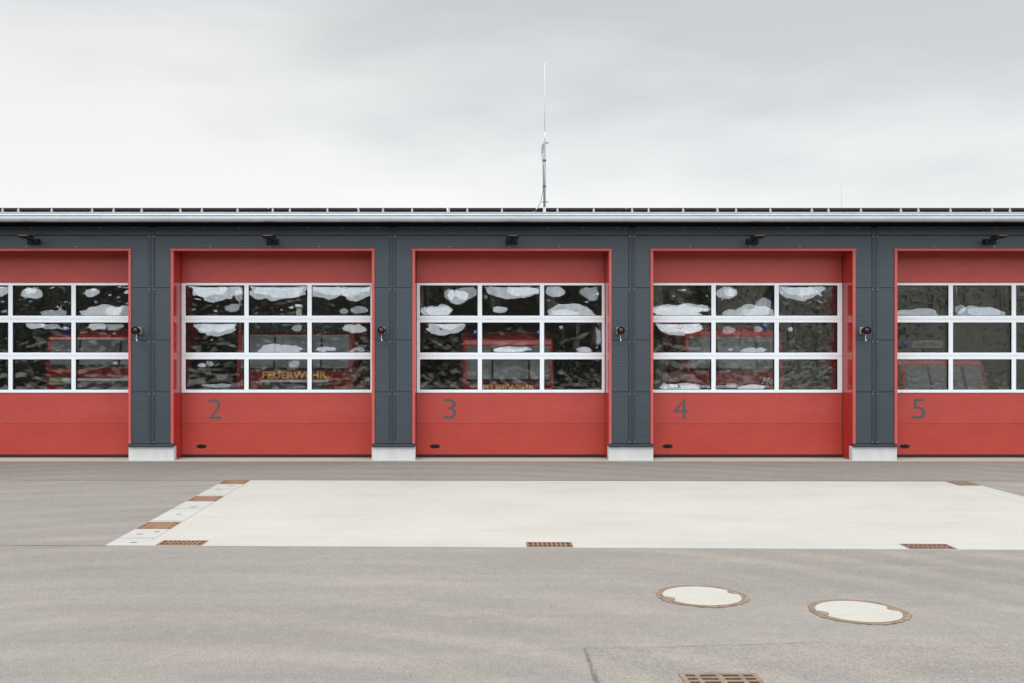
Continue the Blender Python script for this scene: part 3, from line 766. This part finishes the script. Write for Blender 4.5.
signal(382.3, 'red signal lamp on the pillar between door 2 and door 3')
signal(618.9, 'red signal lamp on the pillar between door 3 and door 4')
signal(861.6, 'red signal lamp on the pillar between door 4 and door 5')

# ------------------------------------------------------------------ fire engines inside
def wheel(parent, x, y, r=.48):
    b = MB(); b.tube([(x-.14,y,r),(x+.14,y,r)], r, 24); w = b.build('wheel', M['rubber'], parent)
    b = MB(); b.tube([(x-.145,y,r),(x+.145,y,r)], r*.55, 20); b.build('rim', M['engine_grey'], w)
def engine(loc, hw, zroof, zb, zt, label, words=None, wz=1.6, wh=.145, ww=1.35, top=None, length=6.5, beacons=True, slope=.16, stripe=False, script=None, bar=False, body_h=None, visor=False):
    e = empty('fire_engine', loc, label, 'fire engine')
    b = MB(); b.prism_x([(0,.55),(0,zb-.02),(slope,zt+.02),(slope+.10,zroof-.03),(slope+.28,zroof),(2.0,zroof),(2.0,.55)], -hw, hw)
    b.build('cab', M['engine_red'], e, bev=.05)
    b = MB(); bh = body_h or zroof+.15; b.box(-hw-.04, hw+.04, 2.08, length, .6, bh); b.build('equipment_body', M['engine_red'], e, bev=.03)
    b = MB(); b.box(-hw-.045, -hw-.041, 2.3, length-.3, .8, bh-.3); b.box(hw+.041, hw+.045, 2.3, length-.3, .8, bh-.3); b.build('roller_shutter', M['alu'], e)
    ang = math.atan2(slope, zt-zb)
    t = Matrix.Translation((0, 0, zb)) @ Matrix.Rotation(-ang, 4, 'X')
    hh = math.hypot(slope, zt-zb)
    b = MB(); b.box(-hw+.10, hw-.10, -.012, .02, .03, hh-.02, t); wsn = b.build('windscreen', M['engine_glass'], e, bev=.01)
    b = MB()
    for x in (-.35*hw, .45*hw): b.box(x-.02, x+.02, -.030, -.016, .03, hh*.92, t)
    b.box(-hw+.09, hw-.09, -.020, -.0125, .0, .05, t); b.build('wiper', M['black'], wsn)
    b = MB(); b.box(-.75, .75, -.03, .0, .75, wz-.17); b.build('grille', M['engine_grey'], e, bev=.01)
    b = MB(); b.box(-.75, .75, -.045, -.031, wz-.165, wz-.105); b.build('grille_trim', M['engine_white'], e, bev=.008)
    b = MB(); b.box(-hw, hw, -.10, .0, .38, .74); b.build('bumper', M['engine_white'], e, bev=.03)
    for s in (-1, 1):
        b = MB(); b.box(s*(hw-.16)-.12, s*(hw-.16)+.12, -.035, 0, .80, 1.02); b.build('headlight', M['lens'], e, bev=.02)
        b = MB(); b.tube([(s*hw,.25,zt-.05),(s*(hw+.22),.05,zt-.02),(s*(hw+.24),.04,zt-.2)], .018, 8); mm = b.build('mirror_arm', M['black'], e)
        b = MB(); b.box(s*(hw+.24)-.09, s*(hw+.24)+.09, .0, .08, zb+.05, zt-.18); b.build('mirror', M['black'], mm, bev=.02)
        if beacons:
            b = MB(); b.lathe_z([(.10,0),(.10,.10),(.07,.17),(.02,.19)], 16); b.build('beacon', M['blue_lens'], e, (s*(hw-.3), .45, zroof-.004))
        wheel(e, s*(hw-.16), 1.05); wheel(e, s*(hw-.16), length-1.6)
    if bar:
        b = MB(); b.box(-hw+.20, -hw+.34, .5, .72, zroof+.26, zroof+.40); b.build('beacon', M['blue_lens'], e, bev=.01)
        b = MB(); b.box(-hw+.38, -hw+1.06, .5, .72, zroof+.25, zroof+.41); lb = b.build('light_bar', M['cream'], e, bev=.01)
        text('lettering', 'FEUERWEHR', .085, M['engine_grey'], lb, (-hw+.72, .497, zroof+.33), .001, .004, .56)
        b = MB(); b.box(-hw+.20, -hw+1.06, .52, .70, zroof-.01, zroof+.245); b.build('bar_mount', M['black'], e)
    if words: text('lettering', words, wh, M['yellow'], e, (0, -.006, wz), .002, .035, ww)
    if top: text('lettering', top[0], .12, M['yellow'], e, (top[2], top[3], top[1]), .003, .03, top[4])
    if visor:
        b = MB(); b.prism_x([(slope-.02, zt+.01),(slope+.03, zt+.01),(slope+.085, zroof-.02),(slope+.045, zroof-.02)], -hw+.06, hw-.06); b.build('roof_visor', M['black'], e, bev=.01)
        b = MB(); b.box(-.03,.09,.4,.5,zroof,zroof+.24); b.box(-.05,.11,.38,.52,zroof+.241,zroof+.31); b.build('search_light', M['engine_white'], e, bev=.01)
    if stripe:
        b = MB(); b.box(-hw+.1, -hw+.62, -.012, -.001, 1.42, 1.52); b.build('reflective_stripe', M['hivis'], e)
    if script: text('lettering', script, .16, M['engine_white'], e, (hw-.32, -.006, wz), .002, .004, .36, .35)
    return e
x2, _ = at(294.6, 0, 3.0)
engine((x2, 3.0, 0), 1.30, 2.846, 1.683, 2.483, 'red fire engine with yellow FEUERWEHR lettering parked behind the door numbered 2', 'FEUERWEHR', 1.577, .156, 1.44,
       ('CLEEBRONN 46/1', 2.696, .02, .195, 1.30), 7.2, beacons=False, visor=True, body_h=2.80)
x3, _ = at(508.5, 0, 3.4)
engine((x3, 3.4, 0), 1.04, 2.42, 1.42, 2.24, 'red fire engine with low cab parked behind the door numbered 3', 'FEUERWEHR', 1.285, .125, 1.18, None, 7.0, slope=.22)
x4, _ = at(735, 0, 3.0)
engine((x4, 3.0, 0), 1.09, 2.577, 1.675, 2.442, 'red fire engine with white script on its front parked behind the door numbered 4', None, 1.45, .14, 1.2, None, 6.5, script='Mer')
x5, _ = at(948, 0, 2.5)
engine((x5, 2.5, 0), .93, 1.93, 1.20, 1.80, 'red crew van with roof light bar parked behind the door numbered 5', None, 1.0, .12, 1.1, None, 5.2, False, .30, bar=True, body_h=1.95)
x1, _ = at(96, 0, 3.2)
engine((x1, 3.2, 0), 1.15, 2.50, 1.75, 2.40, 'red fire engine with a green front stripe parked behind the leftmost door', None, 1.6, .14, 1.2, None, 7.0, stripe=True)

# ------------------------------------------------------------------ what stands behind the photographer (seen mirrored in the glazing), with added hills
def treeline():
    rs = np.random.RandomState(11)
    vs, fs, mi = [], [], []
    def leafquads(cx, cy, cz, rx, rz, n):
        base = sum(len(a) for a in vs)
        p = rs.normal(size=(n, 3)); p /= np.linalg.norm(p, axis=1)[:, None]; p *= rs.uniform(.35, 1, n)[:, None]**.6
        c = np.stack([cx + p[:, 0]*rx, cy + p[:, 1]*rx, cz + p[:, 2]*rz], -1)
        a = rs.normal(size=(n, 3)); a /= np.linalg.norm(a, axis=1)[:, None]
        b = np.cross(a, rs.normal(size=(n, 3))); b /= np.linalg.norm(b, axis=1)[:, None]
        s = rs.uniform(.20, .52, n)[:, None]
        q = np.stack([c-a*s-b*s*.5, c+a*s-b*s*.7, c+a*s*1.1+b*s*.5, c-a*s*.8+b*s*.6], 1).reshape(-1, 3)
        vs.append(q); f = np.arange(n*4).reshape(-1, 4) + base; fs.append(f); mi.append(np.zeros(n, int))
    def stick(p, q, r0, r1):
        m = MB(); m.tube([p, ((p[0]+q[0])/2+rs.normal()*.15, (p[1]+q[1])/2, (p[2]+q[2])/2), q], [r0, (r0+r1)/2, r1], 5, False)
        base = sum(len(a) for a in vs)
        vs.append(np.array(m.v)); fs.append(np.array(m.f) + base); mi.append(np.ones(len(m.f), int))
    x = -62
    while x < 25:
        y = -40 + rs.normal()*2.5; H = rs.uniform(8.5, 12.5); R_ = rs.uniform(2.0, 3.4)
        stick((x, y, 0), (x+rs.normal()*.5, y, H*.75), .26, .07)
        for k in range(40):
            t = rs.uniform(.06, .8); th = rs.uniform(0, 6.28); L = R_*rs.uniform(.8, 1.3)
            stick((x, y, H*t), (x+math.cos(th)*L, y+2.2+math.sin(th)*L*.7, H*t+L*rs.uniform(.3, 1.0)), .075, .018)
        for k in range(17):
            th = rs.uniform(0, 6.28); rr = R_*rs.uniform(.1, .95)
            leafquads(x+math.cos(th)*rr, y+math.sin(th)*rr, H*rs.uniform(.15, .92), rs.uniform(.7, 1.4), rs.uniform(.6, 1.2), 110)
        for k in range(3): leafquads(x+rs.normal()*1.5, y+1+rs.normal(), rs.uniform(.4, 1.6), 1.3, 1.0, 90)
        x += rs.uniform(2.6, 4.4)
    V = np.concatenate(vs); Fc = np.concatenate(fs); I = np.concatenate(mi)
    me = bpy.data.meshes.new('treeline'); me.from_pydata(V.tolist(), [], Fc.tolist())
    me.materials.append(M['leaf']); me.materials.append(M['bark']); me.polygons.foreach_set('material_index', I.astype('i'))
    o = bpy.data.objects.new('treeline', me); COL.objects.link(o)
    return tag(o, 'dark line of trees across the yard, seen mirrored in the door glazing', 'trees', kind='stuff')
treeline()
hb = MB(); rs_ = random.Random(5); pr = [(-320 + 16*i, -150 + 12*math.sin(i*.7), 21 + 5*math.sin(i*.45) + 3*math.sin(i*1.3)) for i in range(41)]  # hills added to close the sky gaps between the mirrored trees
for (p, q) in zip(pr, pr[1:]):
    hb.add([(p[0],-75,0),(q[0],-75,0),(q[0],(-75+q[1])/2,q[2]*.7),(p[0],(-75+p[1])/2,p[2]*.7)], [(0,1,2,3)])
    hb.add([(p[0],(-75+p[1])/2,p[2]*.7),(q[0],(-75+q[1])/2,q[2]*.7),(q[0],q[1],q[2]),(p[0],p[1],p[2])], [(0,1,2,3)])
    hb.add([(p[0],p[1],p[2]),(q[0],q[1],q[2]),(q[0],-260,0),(p[0],-260,0)], [(0,1,2,3)])
tag(hb.build('added_hills', M['leaf'], smooth=True), 'added dark hills blocking low sky in the mirrored view', kind='structure')
e = empty('barn', (38, -44, 0), 'olive grey barn across the yard, mirrored in the glazing of door 5', 'barn')
b = MB(); b.box(-24, 22, -6, 6, 0, 7.2); b.build('wall', M['render'], e)
b = MB(); b.prism_x([(-6.6,7.205),(6.6,7.205),(0,10.6)], -24.5, 22.5); b.build('roof', M['tile'], e)
for k, x in enumerate((-15, -12, -8, -4, -1, 3, 6, 10, 15, 19)):
    b = MB(); b.box(x-.6-.2*(k % 3), x+.7, 6.001, 6.06, 3.4 if k % 2 else 4.6, 5.0 if k % 2 else 6.0); b.build('window', M['black'], e)
b = MB(); b.box(-1.5, 2.5, 6.001, 6.06, 0, 3.2); b.build('door', M['bark'], e)

# ------------------------------------------------------------------ sky and light
SUN_EL, SUN_AZ = R(52), R(200)        # high, behind the photographer, veiled
w = bpy.data.worlds.new("World"); scene.world = w; w.use_nodes = True
nt = w.node_tree; nt.nodes.clear()
out = N(nt, 'ShaderNodeOutputWorld')
sky = N(nt, 'ShaderNodeTexSky', sky_type='NISHITA'); sky.sun_disc = False; sky.sun_elevation = SUN_EL; sky.sun_rotation = SUN_AZ
bg1 = N(nt, 'ShaderNodeBackground'); bg1.inputs['Strength'].default_value = 0.05; hs = N(nt, 'ShaderNodeHueSaturation'); hs.inputs['Saturation'].default_value = 0.2; nt.links.new(sky.outputs[0], hs.inputs['Color']); nt.links.new(hs.outputs[0], bg1.inputs['Color'])
tc = N(nt, 'ShaderNodeTexCoord').outputs['Generated']
sp = N(nt, 'ShaderNodeSeparateXYZ'); nt.links.new(tc, sp.inputs[0])
def math_(op, a, b=None, clamp=False):
    n = N(nt, 'ShaderNodeMath', operation=op, use_clamp=clamp)
    for k, v in enumerate((a, b)):
        if v is None: continue
        if isinstance(v, (int, float)): n.inputs[k].default_value = v
        else: nt.links.new(v, n.inputs[k])
    return n.outputs[0]
zc = math_('MAXIMUM', sp.outputs['Z'], 0.0)
den = math_('ADD', zc, 0.12)
cv = N(nt, 'ShaderNodeCombineXYZ')
nt.links.new(math_('DIVIDE', sp.outputs['X'], den), cv.inputs[0]); nt.links.new(math_('DIVIDE', sp.outputs['Y'], den), cv.inputs[1])
n1 = noise(nt, tc, 2.3, 5, 0.5, (1, 1, 3.2)); n2 = noise(nt, tc, 5.0, 5, 0.5, (1, 1, 4.0))
off = math_('ADD', math_('MULTIPLY', math_('SUBTRACT', n1, 0.5), 0.40), math_('MULTIPLY', math_('SUBTRACT', n2, 0.5), 0.19))
zz = math_('ADD', math_('ADD', zc, off), math_('MULTIPLY', sp.outputs['X'], 0.24))
front = ramp(nt, zz, [(0.0, (0.67,0.665,0.635)), (0.15, (0.665,0.655,0.635)), (0.23, (0.585,0.59,0.585)), (0.37, (0.415,0.425,0.42))])
mr = N(nt, 'ShaderNodeMapRange', interpolation_type='SMOOTHSTEP'); mr.inputs[1].default_value = .36; mr.inputs[2].default_value = .85; nt.links.new(sp.outputs['Z'], mr.inputs[0])
mb = N(nt, 'ShaderNodeMapRange', interpolation_type='SMOOTHSTEP'); mb.inputs[1].default_value = 0.15; mb.inputs[2].default_value = -.5; nt.links.new(sp.outputs['Y'], mb.inputs[0])
brk = ramp(nt, n2, [(0.3, (1.92,1.97,2.03)), (0.7, (2.65,2.69,2.73))])
hi = math_('MAXIMUM', mr.outputs[0], mb.outputs[0])
n3 = noise(nt, tc, 3.2, 2, 0.4, (1, 1, 1.6))
rear = mixc(nt, ramp(nt, n3, [(0.34, (1.30,1.48,1.66)), (0.52, (1.80,1.93,2.04)), (0.68, (2.45,2.52,2.56))]), brk, mr.outputs[0])
cc = mixc(nt, front, rear, hi)
bg2 = N(nt, 'ShaderNodeBackground'); nt.links.new(cc, bg2.inputs['Color']); bg2.inputs['Strength'].default_value = 1.0
ad = N(nt, 'ShaderNodeAddShader'); nt.links.new(bg1.outputs[0], ad.inputs[0]); nt.links.new(bg2.outputs[0], ad.inputs[1]); nt.links.new(ad.outputs[0], out.inputs['Surface'])
sd = bpy.data.lights.new('sun', 'SUN'); sd.energy = 0.7; sd.angle = R(25); sd.color = (1, .97, .92)
so = bpy.data.objects.new('sun', sd); COL.objects.link(so)
# sun_rotation is measured clockwise from +Y: direction to the sun
dv = Vector((math.sin(SUN_AZ)*math.cos(SUN_EL), math.cos(SUN_AZ)*math.cos(SUN_EL), math.sin(SUN_EL)))
so.rotation_euler = dv.to_track_quat('Z', 'Y').to_euler(); so.location = (0, -30, 30)

scene.view_settings.view_transform = 'Standard'; scene.view_settings.look = 'None'
scene.view_settings.exposure = 0.0; scene.view_settings.gamma = 1.0; scene.view_settings.use_curve_mapping = False
cy = scene.cycles
cy.use_denoising = True
cy.max_bounces = 12; cy.transparent_max_bounces = 24; cy.glossy_bounces = 5; cy.diffuse_bounces = 4
cy.caustics_reflective = False; cy.sample_clamp_indirect = 8.0
